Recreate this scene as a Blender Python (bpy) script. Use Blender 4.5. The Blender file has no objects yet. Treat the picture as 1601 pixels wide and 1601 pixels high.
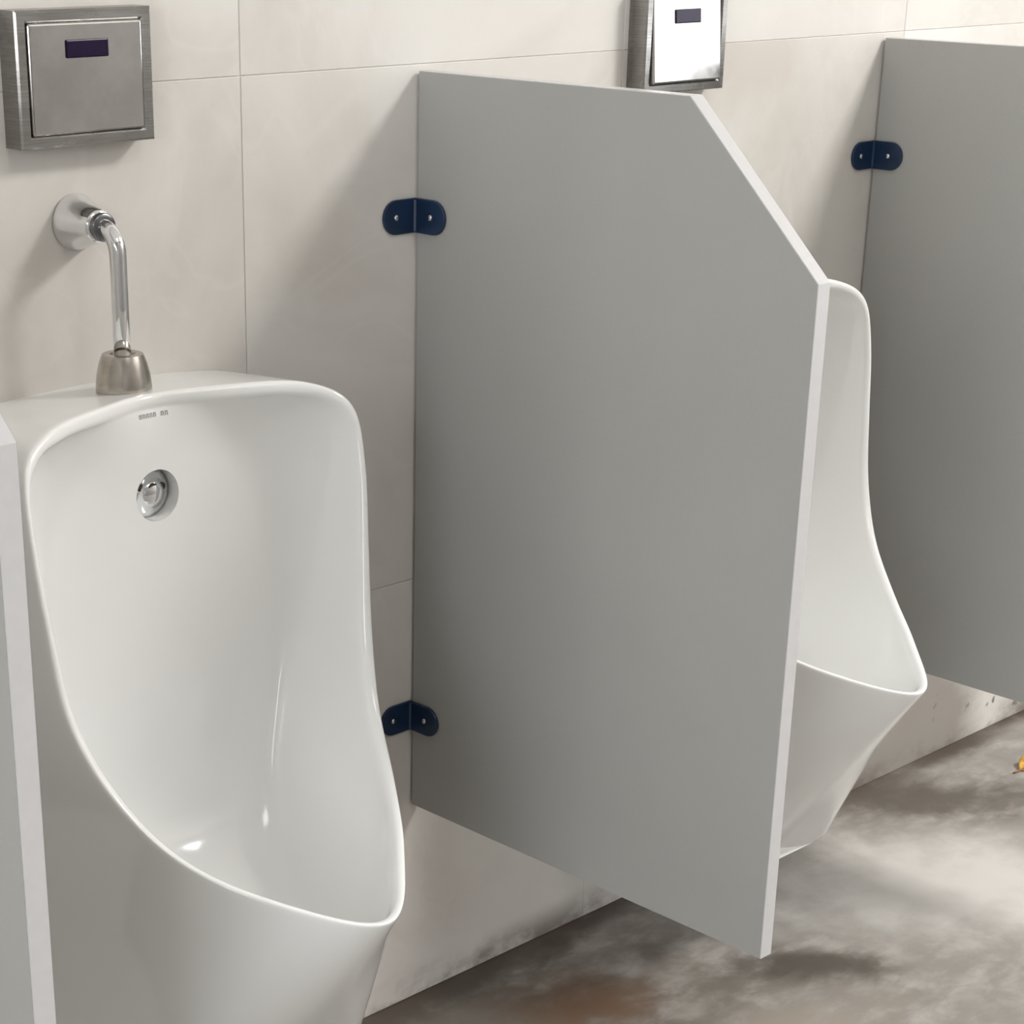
import bpy, bmesh, math, random
from mathutils import Vector, Matrix
random.seed(4)
S = bpy.context.scene
C = S.collection
PI = math.pi

# ------------------------------------------------------------------ camera
cd = bpy.data.cameras.new('camera'); cam = bpy.data.objects.new('camera', cd); C.objects.link(cam)
S.camera = cam
yaw, pitch, roll = 0.7557, 0.4010, 0.0069
f_ = Vector((math.sin(yaw)*math.cos(pitch), math.cos(yaw)*math.cos(pitch), -math.sin(pitch)))
r_ = Vector((math.cos(yaw), -math.sin(yaw), 0)); u_ = r_.cross(f_)
rr = r_*math.cos(roll) + u_*math.sin(roll); uu = -r_*math.sin(roll) + u_*math.cos(roll)
cam.matrix_world = Matrix(((rr.x, uu.x, -f_.x, -1.6491), (rr.y, uu.y, -f_.y, -1.7259),
                           (rr.z, uu.z, -f_.z, 1.3739), (0, 0, 0, 1)))
cd.sensor_fit = 'HORIZONTAL'; cd.sensor_width = 36
cd.lens = 3.1736/1.601*36
cd.shift_x = (0.8005-0.6205)/1.601
cd.shift_y = (1.1741-0.8005)/1.601
cd.clip_start = 0.05

# ------------------------------------------------------------------ light, world, exposure
w = bpy.data.worlds.new('sky'); S.world = w; w.use_nodes = True
bg = w.node_tree.nodes['Background']; bg.inputs[0].default_value = (0.93, 0.96, 1.0, 1); bg.inputs[1].default_value = 1.0

def area_light(name, loc, aim, sx, sy, watts, col):
    l = bpy.data.lights.new(name, 'AREA'); l.shape = 'RECTANGLE'; l.size = sx; l.size_y = sy
    l.energy = watts; l.color = col
    o = bpy.data.objects.new(name, l); C.objects.link(o); o.location = loc
    o.rotation_euler = (Vector(aim)-Vector(loc)).to_track_quat('-Z', 'Y').to_euler()
    return o
LAMP_W = 86
area_light('ceiling_lamp_light', (2.30, -2.25, 3.38), (2.30, -2.25, 0), 0.9, 0.7, LAMP_W, (1.0, 0.985, 0.96))
area_light('added_front_fill_light', (-0.60, -2.60, 3.38), (-0.60, -2.60, 0), 0.9, 0.7, 4, (1.0, 0.985, 0.96))  # unseen lamp added as front fill
area_light('window_daylight', (3.30, -2.15, 1.25), (0, -2.15, 1.25), 1.5, 1.9, 14, (0.97, 0.985, 1.0))
area_light('added_left_fill_light', (-3.45, -2.0, 1.35), (0, -2.0, 1.35), 1.6, 1.9, 34, (0.97, 0.985, 1.0))  # unseen source added to brighten the panels' left faces
vs = S.view_settings
vs.view_transform = 'Standard'; vs.look = 'None'; vs.gamma = 1.0; vs.use_curve_mapping = False
vs.exposure = 0.75

# ------------------------------------------------------------------ helpers
def new_obj(name, me, mat=None, parent=None):
    o = bpy.data.objects.new(name, me); C.objects.link(o)
    if mat: me.materials.append(mat)
    if parent: o.parent = parent
    return o
def from_bm(name, bm, mat=None, parent=None, smooth=False):
    me = bpy.data.meshes.new(name)
    bmesh.ops.recalc_face_normals(bm, faces=bm.faces)
    bm.to_mesh(me); bm.free()
    if smooth:
        for p in me.polygons: p.use_smooth = True
    return new_obj(name, me, mat, parent)
def tag(o, label, cat, group=None):
    o['label'] = label; o['category'] = cat
    if group: o['group'] = group
    return o
def thing(name, label, cat, loc, group=None):
    o = bpy.data.objects.new(name, None); C.objects.link(o); o.location = loc
    o.empty_display_size = 0.05
    return tag(o, label, cat, group)
def box(bm, x0, x1, y0, y1, z0, z1, bev=0, seg=2):
    r = bmesh.ops.create_cube(bm, size=1)
    for v in r['verts']:
        v.co = Vector((x0+(v.co.x+.5)*(x1-x0), y0+(v.co.y+.5)*(y1-y0), z0+(v.co.z+.5)*(z1-z0)))
    if bev:
        es = list({e for v in r['verts'] for e in v.link_edges})
        bmesh.ops.bevel(bm, geom=es, offset=bev, segments=seg, affect='EDGES', profile=.5)
def prism(bm, pts, d, bev=0, seg=2):
    """closed outline of 3D points pushed along d"""
    vs_ = [bm.verts.new(p) for p in pts]
    f = bm.faces.new(vs_)
    e = bmesh.ops.extrude_face_region(bm, geom=[f])
    nv = [g for g in e['geom'] if isinstance(g, bmesh.types.BMVert)]
    bmesh.ops.translate(bm, verts=nv, vec=Vector(d))
    if bev:
        es = [e for e in bm.edges if e.calc_face_angle(0) > .4]
        bmesh.ops.bevel(bm, geom=es, offset=bev, segments=seg, affect='EDGES', profile=.5)
def lathe(bm, prof, origin, axis='z', n=48):
    """prof: (radius, height) pairs"""
    rings = []
    for r, h in prof:
        ring = []
        for k in range(n):
            a = 2*PI*k/n
            p = (r*math.cos(a), r*math.sin(a), h)
            if axis == 'y': p = (p[0], -h, p[1])
            ring.append(bm.verts.new(Vector(origin)+Vector(p)))
        rings.append(ring)
    for a, b in zip(rings, rings[1:]):
        for k in range(n):
            bm.faces.new((a[k], a[(k+1) % n], b[(k+1) % n], b[k]))
    bm.faces.new(rings[0]); bm.faces.new(rings[-1])
def tube(bm, path, r, n=24):
    rings = []
    for i, p in enumerate(path):
        t = (path[min(i+1, len(path)-1)]-path[max(i-1, 0)]).normalized()
        a = Vector((1, 0, 0)); b = t.cross(a).normalized()
        rings.append([bm.verts.new(p+r*(a*math.cos(2*PI*k/n)+b*math.sin(2*PI*k/n))) for k in range(n)])
    for A, B in zip(rings, rings[1:]):
        for k in range(n): bm.faces.new((A[k], A[(k+1) % n], B[(k+1) % n], B[k]))
    bm.faces.new(rings[0]); bm.faces.new(rings[-1])

# ------------------------------------------------------------------ materials
class NT:
    def __init__(self, name):
        self.m = bpy.data.materials.new(name); self.m.use_nodes = True
        self.t = self.m.node_tree; self.b = self.t.nodes['Principled BSDF']
    def n(self, typ, **kw):
        o = self.t.nodes.new(typ)
        for k, v in kw.items():
            if k in o.inputs: o.inputs[k].default_value = v
            else: setattr(o, k, v)
        return o
    def l(self, a, b): self.t.links.new(a, b)
    def pos(self, scale=(1, 1, 1), per_object=False):
        g = self.n('ShaderNodeNewGeometry').outputs['Position']
        if per_object:
            r = self.n('ShaderNodeObjectInfo').outputs['Random']
            v = self.n('ShaderNodeVectorMath', operation='MULTIPLY'); v.inputs[1].default_value = (17, 9, 23)
            self.l(r, v.inputs[0])
            a = self.n('ShaderNodeVectorMath', operation='ADD'); self.l(g, a.inputs[0]); self.l(v.outputs[0], a.inputs[1]); g = a.outputs[0]
        mp = self.n('ShaderNodeMapping'); mp.inputs['Scale'].default_value = scale
        self.l(g, mp.inputs['Vector']); return mp.outputs[0]
    def noise(self, vec, scale, detail=4, rough=.55, dist=0):
        o = self.n('ShaderNodeTexNoise'); o.inputs['Scale'].default_value = scale
        o.inputs['Detail'].default_value = detail; o.inputs['Roughness'].default_value = rough
        o.inputs['Distortion'].default_value = dist
        self.l(vec, o.inputs['Vector']); return o.outputs['Fac']
    def ramp(self, fac, stops):
        o = self.n('ShaderNodeValToRGB'); e = o.color_ramp.elements
        while len(e) < len(stops): e.new(.5)
        for q, (p, c) in zip(e, stops):
            q.position = p; q.color = c if len(c) == 4 else (*c, 1)
        self.l(fac, o.inputs[0]); return o.outputs[0]
    def rng(self, fac, a, b, c=0., d=1.):
        o = self.n('ShaderNodeMapRange', interpolation_type='SMOOTHSTEP')
        for k, v in zip(('From Min', 'From Max', 'To Min', 'To Max'), (a, b, c, d)): o.inputs[k].default_value = v
        self.l(fac, o.inputs['Value']); return o.outputs[0]
    def mix(self, fac, a, b, mode='MIX'):
        o = self.n('ShaderNodeMix', data_type='RGBA', blend_type=mode)
        if isinstance(fac, (int, float)): o.inputs[0].default_value = fac
        else: self.l(fac, o.inputs[0])
        for s, x in ((6, a), (7, b)):
            if isinstance(x, tuple): o.inputs[s].default_value = (*x, 1)
            else: self.l(x, o.inputs[s])
        return o.outputs[2]
    def math(self, op, a, b=None):
        o = self.n('ShaderNodeMath', operation=op)
        for i, x in enumerate((a, b)):
            if x is None: continue
            if isinstance(x, (int, float)): o.inputs[i].default_value = x
            else: self.l(x, o.inputs[i])
        return o.outputs[0]
    def bump(self, h, strength, dist=.002):
        o = self.n('ShaderNodeBump'); o.inputs['Strength'].default_value = strength; o.inputs['Distance'].default_value = dist
        self.l(h, o.inputs['Height']); self.l(o.outputs[0], self.b.inputs['Normal'])
    def set(self, col=None, rough=None, metal=None, spec=None, coat=None):
        if col is not None:
            if isinstance(col, tuple): self.b.inputs['Base Color'].default_value = (*col, 1)
            else: self.l(col, self.b.inputs['Base Color'])
        if rough is not None:
            if isinstance(rough, (int, float)): self.b.inputs['Roughness'].default_value = rough
            else: self.l(rough, self.b.inputs['Roughness'])
        if metal is not None: self.b.inputs['Metallic'].default_value = metal
        if spec is not None: self.b.inputs['Specular IOR Level'].default_value = spec
        if coat is not None: self.b.inputs['Coat Weight'].default_value = coat
        return self.m

def mat_tile():
    t = NT('cream_marble_tile'); v = t.pos((1, 1, 1), True)
    a = t.noise(v, 2.2, 6, .6, .6)
    c = t.ramp(a, [(.32, (.585, .55, .51)), (.5, (.66, .636, .603)), (.68, (.705, .688, .658))])
    vn = t.noise(v, 3.1, 3, .5, 1.6)
    vein = t.rng(t.math('ABSOLUTE', t.math('SUBTRACT', vn, .5)), 0, .022, .14, 0)
    c = t.mix(vein, c, (.73, .71, .68))
    g = t.noise(t.pos((1, 1, 1.6)), 5.5, 5, .65)
    # grime low on the wall, in its own blotches
    sep = t.n('ShaderNodeSeparateXYZ'); t.l(t.n('ShaderNodeNewGeometry').outputs['Position'], sep.inputs[0])
    low = t.rng(sep.outputs[2], .0, .055, 1, 0)
    k = t.math('MULTIPLY', low, t.rng(g, .40, .62, 0, .8))
    sp = t.math('MULTIPLY', t.rng(sep.outputs[2], .04, .16, 1, 0), t.rng(t.noise(t.pos(), 30, 2, .5), .635, .70, 0, .8))
    sp = t.math('MULTIPLY', sp, t.rng(sep.outputs[0], .95, 1.15))
    c = t.mix(t.math('MAXIMUM', k, sp), c, (.12, .095, .075))
    # dark brown patch low on the wall past the second urinal
    mp = t.n('ShaderNodeMapping', vector_type='TEXTURE'); mp.inputs['Location'].default_value = (1.04, 0, .03); mp.inputs['Scale'].default_value = (.36, 1, .30)
    t.l(t.n('ShaderNodeNewGeometry').outputs['Position'], mp.inputs[0])
    ln = t.n('ShaderNodeVectorMath', operation='LENGTH'); t.l(mp.outputs[0], ln.inputs[0])
    d = t.math('ADD', ln.outputs['Value'], t.math('MULTIPLY', t.math('SUBTRACT', g, .5), .5))
    c = t.mix(t.rng(d, .72, 1.05, .72, 0), c, (.17, .145, .12))
    return t.set(c, .5, spec=.22)
def mat_floor():
    t = NT('stained_concrete_floor'); p = t.pos()
    base = t.noise(p, 2.6, 7, .62, .5); fine = t.noise(t.pos((1, 1.8, 1)), 14, 6, .6, .3)
    c = t.ramp(base, [(.3, (.20, .182, .16)), (.5, (.245, .228, .206)), (.7, (.30, .282, .26))])
    c = t.mix(t.rng(fine, .40, .75, 0, .4), c, (.56, .53, .50))
    c = t.mix(t.rng(t.noise(t.pos((1.5, .8, 1)), 11, 5, .6, .4), .5, .75, 0, .3), c, (.20, .175, .145))
    wob = t.noise(p, 9, 4, .6)
    def blot(x, y, rx, ry, col, k, rot=0):
        nonlocal c
        mp = t.n('ShaderNodeMapping', vector_type='TEXTURE'); mp.inputs['Location'].default_value = (x, y, 0); mp.inputs['Scale'].default_value = (rx, ry, 1); mp.inputs['Rotation'].default_value = (0, 0, math.radians(rot))
        t.l(t.n('ShaderNodeNewGeometry').outputs['Position'], mp.inputs[0])
        ln = t.n('ShaderNodeVectorMath', operation='LENGTH'); t.l(mp.outputs[0], ln.inputs[0])
        d = t.math('ADD', ln.outputs['Value'], t.math('ADD', t.math('MULTIPLY', t.math('SUBTRACT', wob, .5), 1.5), t.math('MULTIPLY', t.math('SUBTRACT', fine, .5), .9)))
        c = t.mix(t.rng(d, .15, 1.3, k, 0), c, col)
    BL(blot)
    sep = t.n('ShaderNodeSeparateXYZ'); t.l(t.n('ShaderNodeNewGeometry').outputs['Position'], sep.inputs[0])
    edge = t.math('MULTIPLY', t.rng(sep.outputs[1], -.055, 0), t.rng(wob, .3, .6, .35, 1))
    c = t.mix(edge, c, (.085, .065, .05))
    t.bump(fine, .25, .002)
    return t.set(c, t.rng(base, .3, .7, .38, .6), spec=.45)
def BL(b):
    b(.04, -.12, .50, .24, (.115, .098, .08), .85, -38)
    b(.30, -.42, .2, .1, (.36, .31, .26), .6)
    b(.17, -.17, .13, .09, (.125, .066, .034), .8, -40)      # rusty patch under the panel
    b(.84, -.30, .40, .19, (.56, .54, .515), .9, -42)        # pale band, painted brighter to offset the panel's shadow
    b(.48, -.315, .13, .055, (.075, .062, .05), .9, -40)     # dark mark before the second urinal
    b(1.30, -.01, .13, .035, (.05, .038, .028), .9)
    b(.12, -.02, .4, .045, (.06, .047, .037), .8)
    b(1.08, -.10, .30, .105, (.085, .070, .054), .85, -45)   # dark band along the wall
def mat_porcelain():
    t = NT('white_glazed_porcelain')
    n = t.noise(t.pos(), 3.5, 3, .5)
    c = t.ramp(n, [(.35, (.79, .79, .775)), (.65, (.82, .825, .815))])
    return t.set(c, .13, spec=.5, coat=.3)
def mat_panel():
    t = NT('grey_laminate')
    n = t.noise(t.pos(), 260, 2, .6); n2 = t.noise(t.pos(), 3, 3, .5)
    c = t.mix(t.rng(n2, .3, .7), (.365, .365, .35), (.39, .39, .375))
    c = t.mix(t.rng(n, .35, .65, 0, .12), c, (.44, .43, .41))
    t.bump(n, .05, .0006)
    return t.set(c, .42, spec=.4)
def mat_plain(name, col, rough, metal=0, spec=.5, nscale=40, amp=.06):
    t = NT(name); n = t.noise(t.pos(), nscale, 3, .5)
    d = tuple(max(0, x*(1-amp)) for x in col); e = tuple(min(1, x*(1+amp)) for x in col)
    return t.set(t.mix(t.rng(n, .3, .7), d, e), rough, metal, spec)
def mat_steel():
    t = NT('brushed_stainless_steel')
    n = t.noise(t.pos((3, 3, 160)), 6, 3, .6); n2 = t.noise(t.pos(), 22, 4, .6)
    c = t.mix(t.rng(n, .3, .7), (.26, .253, .24), (.34, .332, .32))
    t.bump(n, .03, .0005)
    return t.set(c, t.rng(n2, .3, .7, .2, .34), 1)
M = dict(tile=mat_tile(), floor=mat_floor(), porc=mat_porcelain(), panel=mat_panel(), steel=mat_steel(),
         grout=mat_plain('grey_grout', (.68, .65, .615), .85), edge=mat_plain('pale_panel_edge', (.54, .535, .54), .25, nscale=90, amp=.015),
         paint=mat_plain('white_wall_paint', (.72, .70, .67), .7, nscale=5),
         stall=mat_plain('grey_stall_laminate', (.28, .27, .26), .45, nscale=5),
         ceil=mat_plain('white_ceiling_paint', (.78, .77, .75), .8, nscale=5),
         chrome=mat_plain('polished_chrome', (.78, .79, .80), .07, 1, amp=.02),
         nickel=mat_plain('worn_nickel', (.50, .465, .42), .24, 1, nscale=60, amp=.15),
         navy=mat_plain('navy_plastic', (.006, .022, .062), .35, amp=.2),
         screw=mat_plain('screw_steel', (.55, .58, .62), .3, 1),
         sensor=mat_plain('dark_violet_sensor_window', (.010, .003, .026), .25, spec=.25),
         dark=mat_plain('dark_hole', (.03, .018, .012), .6),
         print=mat_plain('grey_print', (.26, .26, .255), .5, nscale=600, amp=.3),
         frame=mat_plain('grey_aluminium', (.5, .5, .5), .4, .6),
         leaf=mat_plain('yellow_dry_leaf', (.50, .27, .04), .6, nscale=90, amp=.35),
         stem=mat_plain('brown_leaf_stem', (.22, .10, .03), .7))
em = NT('lamp_diffuser'); em.b.inputs['Emission Color'].default_value = (1, .985, .96, 1); em.b.inputs['Emission Strength'].default_value = 2
em.set((.9, .9, .88), .5); M['lamp'] = em.m

# ------------------------------------------------------------------ room
XL, XR, YF, ZC = -3.3, 3.15, -3.3, 3.48
def struct(name, mat, *boxes):
    bm = bmesh.new()
    for b in boxes: box(bm, *b)
    o = from_bm(name, bm, mat); o['kind'] = 'structure'; return o
struct('floor', M['floor'], (XL, XR, YF, .012, -.06, 0))
struct('ceiling', M['ceil'], (XL, XR, YF, .012, ZC, ZC+.06))
wall = struct('wall_back', M['grout'], (XL, XR, .0014, .08, 0, ZC))
struct('wall_front', M['stall'], (XL, XR, YF-.1, YF, 0, ZC))
WY0, WY1, WZ0, WZ1 = -2.9, -1.4, .3, 2.2
struct('wall_right', M['paint'], (XR, XR+.1, YF-.1, WY0, 0, ZC), (XR, XR+.1, WY1, .08, 0, ZC),
       (XR, XR+.1, WY0, WY1, 0, WZ0), (XR, XR+.1, WY0, WY1, WZ1, ZC))
LY0, LY1, LZ0, LZ1 = -2.8, -1.2, .4, 2.3
struct('wall_left', M['paint'], (XL-.1, XL, YF-.1, LY0, 0, ZC), (XL-.1, XL, LY1, .08, 0, ZC),
       (XL-.1, XL, LY0, LY1, 0, LZ0), (XL-.1, XL, LY0, LY1, LZ1, ZC))
bm = bmesh.new()
for b in ((LY0, LY0+.05, LZ0, LZ1), (LY1-.05, LY1, LZ0, LZ1), (LY0+.05, LY1-.05, LZ0, LZ0+.05), (LY0+.05, LY1-.05, LZ1-.05, LZ1)):
    box(bm, XL-.08, XL-.02, *b)
o = from_bm('added_left_window', bm, M['frame']); o['kind'] = 'structure'  # frame of the unseen left window, added for the fill light
bm = bmesh.new()
for b in ((WY0, WY0+.05, WZ0, WZ1), (WY1-.05, WY1, WZ0, WZ1), (WY0+.05, WY1-.05, WZ0, WZ0+.05), (WY0+.05, WY1-.05, WZ1-.05, WZ1)):
    box(bm, XR+.02, XR+.08, *b)
o = from_bm('window_1', bm, M['frame']); o['kind'] = 'structure'

# wall tiles, 60 cm, thin recessed joints
TX0, TZ0, TS, G = -.2525, -.011, .6032, .0006
bm = bmesh.new(); box(bm, 0, TS-G, 0, .0085, 0, TS-G, .0007, 1)
me_t = bpy.data.meshes.new('tile'); bmesh.ops.recalc_face_normals(bm, faces=bm.faces); bm.to_mesh(me_t); bm.free(); me_t.materials.append(M['tile'])
for row in range(6):
    for col in range(-4, 6):
        x = TX0+col*TS
        if x < XL or x+TS > XR: continue
        z = TZ0+row*TS
        if row == 0:
            bm = bmesh.new(); box(bm, 0, TS-G, 0, .0085, .0005-z, TS-G, .0007, 1)
            o = from_bm('tile', bm, M['tile'], wall)
        else:
            o = new_obj('tile', me_t, None, wall)
        o.location = (x+G/2, random.uniform(0, .0004), z)

# ceiling lamp (above the frame) and an added one for front fill
for lx, ly, lab in ((2.30, -2.25, 'white square ceiling light panel at the right, above the farther panel'),
                    (-.60, -2.60, 'added white square ceiling light panel at the left, unseen fill behind the viewer')):
    t = thing('ceiling_light', lab, 'lamp', (lx, ly, ZC), 'ceiling lights')
    bm = bmesh.new()
    for b in ((-.6, .6, -.5, -.46), (-.6, .6, .46, .5), (-.6, -.56, -.46, .46), (.56, .6, -.46, .46)): box(bm, *b, -.07, 0)
    from_bm('lamp_frame', bm, M['frame'], t)
    bm = bmesh.new(); box(bm, -.56, .56, -.46, .46, -.06, -.04); from_bm('diffuser', bm, M['lamp'], t)

# ------------------------------------------------------------------ urinals
RIM = [(0, .114, .914), (.085, .142, .916), (.155, .170, .913), (.200, .192, .888), (.208, .204, .826), (.204, .214, .743),
       (.196, .228, .654), (.174, .264, .579), (.141, .324, .522), (.084, .398, .486), (0, .468, .462)]
BACK = [(0, (0, 0, .905)), (1, (.1, 0, .902)), (2, (.18, 0, .894)), (3, (.228, 0, .872)), (4, (.238, 0, .82)), (5, (.236, 0, .68)),
        (6, (.228, 0, .50)), (7, (.182, 0, .30)), (7.5, (.152, 0, .165)), (8.0, (.150, .05, .15)), (8.6, (.155, .15, .15)), (9, (.158, .215, .15)),
        (9.25, (.150, .250, .15)), (9.5, (.110, .262, .152)), (10, (0, .250, .156))]
INNER = [(0, .119, .85), (.05, .119, .845), (.09, .120, .83), (.125, .124, .79), (.138, .127, .73), (.138, .128, .65),
         (.13, .130, .56), (.115, .145, .48), (.09, .19, .415), (.05, .26, .385), (0, .30, .378)]
SPINE = [(0, .120, .76), (0, .120, .76), (0, .120, .755), (0, .120, .745), (0, .120, .70), (0, .120, .64), (0, .121, .57),
         (0, .124, .51), (0, .135, .46), (0, .16, .42), (0, .18, .405)]
def catmull(K, n):
    K = [Vector(k) for k in K]
    Q = [Vector((-K[1].x, K[1].y, K[1].z))]+K+[Vector((-K[-2].x, K[-2].y, K[-2].z))]
    out = []
    for i in range(1, len(Q)-2):
        p0, p1, p2, p3 = Q[i-1:i+3]
        for j in range(n):
            s = j/n
            out.append(.5*(2*p1+(p2-p0)*s+(2*p0-5*p1+4*p2-p3)*s*s+(3*p1-p0-3*p2+p3)*s**3))
    out.append(K[-1]); return out
def pieces(K, n, steps):
    out = []
    for i in range(n*steps+1):
        u = i/n
        for (a, A), (b, B) in zip(K, K[1:]):
            if a <= u <= b:
                out.append(Vector(A).lerp(Vector(B), (u-a)/(b-a))); break
    return out
def urinal_mesh():
    n = 4; R = catmull(RIM, n); B = pieces(BACK, n, 10); I = catmull(INNER, n); P = catmull(SPINE, n)
    m = len(R); rings = []
    def ring(fn):
        h = [fn(i) for i in range(m)]
        full = h+[Vector((-p.x, p.y, p.z)) for p in h[-2:0:-1]]
        rings.append(full)
    def frontness(i):
        u = i/n; return max(0, min(1, (u-5.6)/2.6))
    ring(lambda i: B[i])
    for s in (.02, .25, .5, .75, .93):
        def f(i, s=s):
            p = B[i].lerp(R[i], s)
            bul = .012*math.sin(PI*s)*(1-frontness(i))
            if i/n > 3: p.x += bul
            return p
        ring(f)
    # rolled rim
    def rimdirs(i):
        o = (B[i]-R[i]); o = o.normalized() if o.length > 1e-6 else Vector((0, -1, 0))
        c = Vector((0, .12, .66)); inn = (Vector((0, R[i].y*.8, .60))-R[i]); inn.y = 0
        b = frontness(i)
        side = inn.normalized()
        frontin = Vector((-R[i].x*.6, -.10, .0)).normalized()
        return o, side.lerp(frontin, b).normalized()
    ring(lambda i: R[i]+rimdirs(i)[0]*.006)
    ring(lambda i: R[i]+rimdirs(i)[0]*.0005+rimdirs(i)[1]*.0015)
    ring(lambda i: R[i]+rimdirs(i)[1]*.010)
    def down(i):
        b = frontness(i); return Vector((0, -1, 0)).lerp(Vector((0, -.2, -1)), b).normalized()
    start = [R[i]+rimdirs(i)[1]*.0145+down(i)*(.006 if i/n > 2 else .002) for i in range(m)]
    ring(lambda i: start[i])
    for s in (.12, .28, .46, .64, .82, 1.0):
        def g(i, s=s):
            a = start[i]; c = I[i]; b = frontness(i)
            fast = math.sin(s*PI/2); slow = 1-math.cos(s*PI/2); lin = s
            fast = .75*fast+.25*lin; slow = .75*slow+.25*lin
            ey = fast*(1-b)+slow*b; ez = slow*(1-b)+fast*b
            return Vector((a.x+(c.x-a.x)*slow, a.y+(c.y-a.y)*ey, a.z+(c.z-a.z)*ez))
        ring(g)
    for s in (.35, .7): ring(lambda i, s=s: I[i].lerp(P[i], s))
    bm = bmesh.new(); V = []
    for rg in rings: V.append([bm.verts.new((p.x, -p.y, p.z)) for p in rg])
    N = len(V[0])
    for a, b in zip(V, V[1:]):
        for k in range(N): bm.faces.new((a[k], a[(k+1) % N], b[(k+1) % N], b[k]))
    # inner closing strip across the spine (left-right bridges)
    last = V[-1]
    for k in range(0, m-1):
        l0, l1 = last[(-k) % N], last[(-k-1) % N]; r0, r1 = last[k], last[k+1]
        vs_ = []
        for v in (r0, r1, l1, l0):
            if v not in vs_: vs_.append(v)
        if len(vs_) > 2: bm.faces.new(vs_)
    first = V[0]
    for k in range(0, m-1):
        l0, l1 = first[(-k) % N], first[(-k-1) % N]; r0, r1 = first[k], first[k+1]
        vs_ = []
        for v in (r0, r1, l1, l0):
            if v not in vs_: vs_.append(v)
        if len(vs_) > 2: bm.faces.new(vs_[::-1])
    bmesh.ops.recalc_face_normals(bm, faces=bm.faces)
    cr = bm.edges.layers.float.new('crease_edge')
    for k in range(N):
        e = bm.edges.get((V[0][k], V[0][(k+1) % N]))
        if e: e[cr] = .9
    me = bpy.data.meshes.new('body'); bm.to_mesh(me); bm.free(); return me

def baked_body():
    """subdivide the shell, drill the flush hole, return a finished mesh"""
    tmp = bpy.data.objects.new('tmp_body', urinal_mesh()); C.objects.link(tmp)
    sm = tmp.modifiers.new('s', 'SUBSURF'); sm.levels = 2; sm.render_levels = 2
    bm = bmesh.new(); bmesh.ops.create_cone(bm, cap_ends=True, segments=48, radius1=.0265, radius2=.0265, depth=.124)
    bmesh.ops.rotate(bm, verts=bm.verts, cent=(0, 0, 0), matrix=Matrix.Rotation(PI/2, 3, 'X'))
    bmesh.ops.translate(bm, verts=bm.verts, vec=(0, -.162, .812))
    cm = bpy.data.meshes.new('tmp_cut'); bm.to_mesh(cm); bm.free()
    cut = bpy.data.objects.new('tmp_cut', cm); C.objects.link(cut)
    bo = tmp.modifiers.new('b', 'BOOLEAN'); bo.operation = 'DIFFERENCE'; bo.object = cut; bo.solver = 'EXACT'
    dg = bpy.context.evaluated_depsgraph_get(); dg.update()
    me = bpy.data.meshes.new_from_object(tmp.evaluated_get(dg))
    bpy.data.objects.remove(tmp); bpy.data.objects.remove(cut)
    me.name = 'body'; me.materials.clear(); me.materials.append(M['porc'])
    me.polygons.foreach_set('use_smooth', [True]*len(me.polygons))
    me.set_sharp_from_angle(angle=math.radians(38))
    return me
def make_urinal(x, label):
    t = thing('urinal', label, 'urinal', (x, 0, .13), 'wall hung porcelain urinals')
    b = new_obj('body', baked_body(), None, t); b.location.z = -.13
    # chrome spreader sitting in the flush hole
    bm = bmesh.new()
    lathe(bm, [(.0255, 0), (.0255, .003), (.020, .0065), (.0145, .008), (.0135, .011), (.009, .0135), (.0005, .0145)], (0, -.1001, .812-.13), 'y', 40)
    sp = from_bm('spreader', bm, M['chrome'], t, True)
    for dx, dz, r in ((-.001, .006, .0058), (.014, .005, .0042), (-.013, .008, .004)):
        bm = bmesh.new(); lathe(bm, [(r, 0), (r, .001), (r*.6, .0014)], (dx, -.1001-.0125+abs(dx)*.38, .812-.13+dz), 'y', 16)
        from_bm('spreader_hole', bm, M['dark'], sp)
    return t, b
u1, b1 = make_urinal(-.468, 'white porcelain urinal at the left with open bowl facing us, flush pipe on top')
# small grey maker's print below the rim: too blurred to read, a row of short strokes
bm = bmesh.new()
from mathutils.bvhtree import BVHTree
bv = BVHTree.FromPolygons([v.co for v in b1.data.vertices], [p.vertices[:] for p in b1.data.polygons])
for k in range(8):
    if k == 5: continue
    x = -.0165+k*.0045
    for a, b_ in ((x, x+.0008), (x+.0022, x+.0030)):
        pts = []
        for px, pz in ((a, .8915), (b_, .8915), (b_, .8955), (a, .8955)):
            h = bv.ray_cast(Vector((px, -.4, pz)), Vector((0, 1, 0)))[0]
            pts.append(bm.verts.new((px, h.y-.0004, pz-.13)))
        bm.faces.new(pts)
    pts = []
    for px, pz in ((x, .8950), (x, .8957), (x+.0030, .8957), (x+.0030, .8950)):
        h = bv.ray_cast(Vector((px, -.4, pz)), Vector((0, 1, 0)))[0]
        pts.append(bm.verts.new((px, h.y-.0004, pz-.13)))
    bm.faces.new(pts)
from_bm('maker_print', bm, M['print'], u1)
u2 = u1.copy(); C.objects.link(u2); u2.location.x = .436
u2['label'] = 'white porcelain urinal half hidden behind the middle panel, only right side and lip showing'
for ch in list(u1.children):
    c = ch.copy(); C.objects.link(c); c.parent = u2
    for g in ch.children:
        d = g.copy(); C.objects.link(d); d.parent = c

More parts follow.
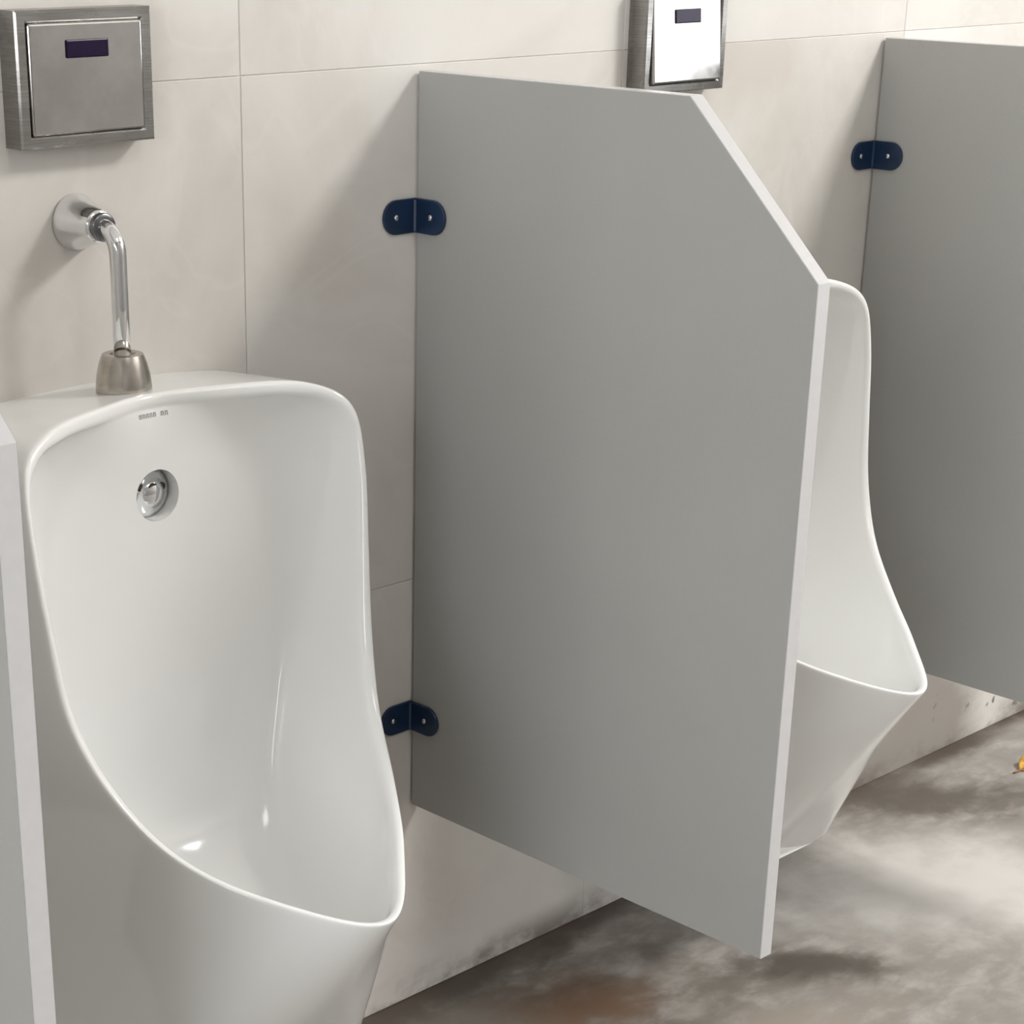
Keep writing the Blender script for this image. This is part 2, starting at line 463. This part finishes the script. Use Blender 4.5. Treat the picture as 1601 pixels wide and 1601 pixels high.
# ------------------------------------------------------------------ flush pipes
def make_pipe(x, label):
    t = thing('flush_pipe', label, 'pipe', (x, 0, .906), 'chrome flush pipes')
    Z = 1.068-.906
    bm = bmesh.new()
    lathe(bm, [(.0275, 0), (.0279, .003), (.0268, .006), (.0240, .015), (.0195, .029), (.0165, .041), (.0150, .0435)], (0, 0, Z), 'y')
    from_bm('wall_flange', bm, M['chrome'], t, True)
    bm = bmesh.new(); lathe(bm, [(.0132, .042), (.0140, .044), (.0140, .0490), (.0128, .0505), (.0096, .0505)], (0, 0, Z), 'y')
    from_bm('collar', bm, mat_collar, t, True)
    bm = bmesh.new()
    path = [Vector((0, -.036, Z)), Vector((0, -.046, Z))]
    R_ = .024
    for k in range(13):
        a = PI/2*k/12
        path.append(Vector((0, -.046-R_*math.sin(a), Z-R_*(1-math.cos(a)))))
    path += [Vector((0, -.07, .09)), Vector((0, -.07, .02))]
    tube(bm, path, .0086)
    from_bm('pipe', bm, M['chrome'], t, True)
    bm = bmesh.new()
    n = 48; prof = [(.0272, .0012), (.0282, .003), (.0282, .010), (.0268, .021), (.0242, .032), (.0218, .0385), (.0206, .0412), (.0192, .0417), (.0128, .0415), (.0120, .0395), (.0092, .0395)]
    lathe(bm, prof, (0, -.07, 0), 'z', n)
    o = from_bm('coupling_nut', bm, M['nickel'], t, True)
    o.data.set_sharp_from_angle(angle=math.radians(40))
    return t
mat_collar = mat_plain('dull_chrome', (.22, .22, .23), .22, 1)
p1 = make_pipe(-.468, 'chrome bent flush pipe with cone wall flange above the left urinal')
p2 = p1.copy(); C.objects.link(p2); p2.location.x = .436
p2['label'] = 'chrome bent flush pipe hidden behind the middle grey panel above the second urinal'
for ch in list(p1.children):
    c = ch.copy(); C.objects.link(c); c.parent = p2

# ------------------------------------------------------------------ sensor boxes
def make_sensor(x, label):
    t = thing('sensor_box', label, 'flush sensor', (x, 0, 1.2065), 'steel flush sensor boxes')
    W, H, D = .0785, .0625, .028
    bm = bmesh.new()
    # frame: outer shell with a sloped collar inwards
    loops = []
    for (w, h, y) in ((W, H, 0), (W, H, D-.002), (W-.002, H-.002, D), (W-.0105, H-.0095, D), (W-.0125, H-.0115, D-.0015), (W-.0125, H-.0115, D-.006)):
        loops.append([bm.verts.new((sx*w, -y, sz*h)) for sx, sz in ((-1, -1), (1, -1), (1, 1), (-1, 1))])
    for a, b in zip(loops, loops[1:]):
        for k in range(4): bm.faces.new((a[k], a[(k+1) % 4], b[(k+1) % 4], b[k]))
    bm.faces.new(loops[0]); bm.faces.new(loops[-1])
    from_bm('housing', bm, M['steel'], t)
    bm = bmesh.new(); box(bm, -W+.0128, W-.0128, -D-.0015, -D+.010, -H+.0118, H-.0118, .0022, 3)
    from_bm('face_plate', bm, M['plate'], t)
    bm = bmesh.new(); box(bm, -.0245, .0245, -D-.003, -D-.0012, .0185, .0350, .0012, 2)
    from_bm('sensor_window', bm, M['sensor'], t)
    return t
def mat_plate():
    t = NT('satin_steel_plate'); n2 = t.noise(t.pos(), 26, 5, .65)
    c = t.mix(t.rng(n2, .3, .7), (.41, .40, .385), (.48, .47, .455))
    return t.set(c, t.rng(n2, .3, .7, .10, .2), 1)
M['plate'] = mat_plate()
s1 = make_sensor(-.464, 'grey brushed steel flush sensor box above the left urinal')
s2 = s1.copy(); C.objects.link(s2); s2.location.x = .4375
s2['label'] = 'bright shining steel flush sensor box above the middle panel, cut by picture top'
for ch in list(s1.children):
    c = ch.copy(); C.objects.link(c); c.parent = s2
    if c.name.startswith(('face_plate', 'sensor_window')):      # its plate is bent slightly upwards
        c.matrix_basis = Matrix.Translation((0, -.029, 0)) @ Matrix.Rotation(math.radians(-4.5), 4, 'X') @ Matrix.Translation((0, .029, 0))

# ------------------------------------------------------------------ partition panels
PD, PZ0, PZT, PDC, PZC, PT = .5636, .2887, 1.1887, .3922, 1.0265, .0200
def make_panel(x, label, lean=0):
    t = thing('partition_panel', label, 'partition', (x, 0, PZ0), 'grey partition panels')
    g = .004; e = .0012
    out = [(g, PZ0), (PD, PZ0), (PD, PZC), (PDC, PZT), (g, PZT)]
    bm = bmesh.new()
    def sh(pts, d):   # inset of the outline by d
        (a, b, c, dd, ee) = pts
        return [(a[0]+d, a[1]+d), (b[0]-d, b[1]+d), (c[0]-d, c[1]-d*.35), (dd[0]-d*.35, dd[1]-d), (ee[0]+d, ee[1]-d)]
    prism(bm, [(0, -y, z-PZ0) for y, z in sh(out, .0008)], (PT, 0, 0))
    from_bm('board', bm, M['panel'], t)
    # pale edge band all round
    bm = bmesh.new(); P = [(y, z-PZ0) for y, z in out]; I = [(y, z-PZ0) for y, z in sh(out, .0012)]
    rows = []
    for pts, xx in ((I, .0002), (P, .0008), (P, PT-.0008), (I, PT-.0002)):
        rows.append([bm.verts.new((xx, -y, z)) for y, z in pts])
    rows.append(rows[0])
    for a, b in zip(rows, rows[1:]):
        for k in range(5): bm.faces.new((a[k], a[(k+1) % 5], b[(k+1) % 5], b[k]))
    from_bm('edge_band', bm, M['edge'], t)
    for zc in (1.031, .413):
        L, hh, th = .052, .0195, .004
        def pill():
            pts = [(0, -hh), (L-hh, -hh)]
            for k in range(1, 12):
                a = -PI/2+PI*k/12; pts.append((L-hh+hh*math.cos(a), hh*math.sin(a)))
            return pts+[(L-hh, hh), (0, hh)]
        bm = bmesh.new(); prism(bm, [(-u, 0, zc-PZ0+v) for u, v in pill()], (0, -th, 0), .0012, 2)
        wl = bm
        bm2 = bmesh.new(); prism(bm2, [(0, -u, zc-PZ0+v) for u, v in pill()], (-th, 0, 0), .0012, 2)
        tm = bpy.data.meshes.new('tmp'); bm2.to_mesh(tm); bm2.free(); wl.from_mesh(tm); bpy.data.meshes.remove(tm)
        # small fillet in the inside corner
        prism(wl, [(-.001, -.001, zc-PZ0-hh*.9), (-.009, -.001, zc-PZ0-hh*.9), (-.001, -.009, zc-PZ0-hh*.9)], (0, 0, 2*hh*.9))
        br = from_bm('bracket', wl, M['navy'], t)
        for k in (0, 1):
            bm = bmesh.new(); lathe(bm, [(.0036, 0), (.0036, .001), (.0022, .002), (.0004, .0023)], (0, 0, 0), 'z', 16)
            if k == 0: mt = Matrix.Translation((-.033, -th, zc-PZ0)) @ Matrix.Rotation(PI/2, 4, 'X')
            else: mt = Matrix.Translation((-th, -.029, zc-PZ0)) @ Matrix.Rotation(-PI/2, 4, 'Y')
            bmesh.ops.transform(bm, matrix=mt, verts=bm.verts)
            from_bm('screw', bm, M['screw'], br, True)
    return t
a1 = make_panel(0, 'grey clipped-corner partition panel in the middle, between the two urinals')
def copy_panel(x, label):
    r = a1.copy(); C.objects.link(r); r.location.x = x; r['label'] = label
    for ch in list(a1.children):
        c = ch.copy(); C.objects.link(c); c.parent = r
        for g in ch.children:
            d = g.copy(); C.objects.link(d); d.parent = c
copy_panel(.9025, 'grey partition panel at the right, behind the second urinal, one blue bracket in view')
copy_panel(1.805, 'added grey partition panel, unseen outside the right edge, shades the lower right')  # unseen panel added to shade the lower right
copy_panel(-.9305, 'partition panel at the lower left edge, only its pale front edge in view')

# ------------------------------------------------------------------ dry leaf on the floor at the far right
t = thing('dry_leaf', 'small yellow dry leaf on the floor at the right edge of the picture', 'leaf', (1.312, -.148, .0))
bm = bmesh.new(); rows = []
for i in range(9):
    u = i/8; wd = .016*math.sin(PI*min(1, u*.93+.05))**.8
    rows.append([bm.verts.new((.05*u-.014, s*wd, .003+.012*u*u+.010*abs(s)*math.sin(PI*u))) for s in (-1, -.5, 0, .5, 1)])
for a, b in zip(rows, rows[1:]):
    for k in range(4): bm.faces.new((a[k], a[k+1], b[k+1], b[k]))
o = from_bm('blade', bm, M['leaf'], t, True); md = o.modifiers.new('thick', 'SOLIDIFY'); md.thickness = .0008
bm = bmesh.new(); tube(bm, [Vector((-.034, .003, .0022)), Vector((-.024, .001, .003)), Vector((-.012, 0, .0035)), Vector((.03, 0, .008))], .0016, 8)
from_bm('stem', bm, M['stem'], t, True)
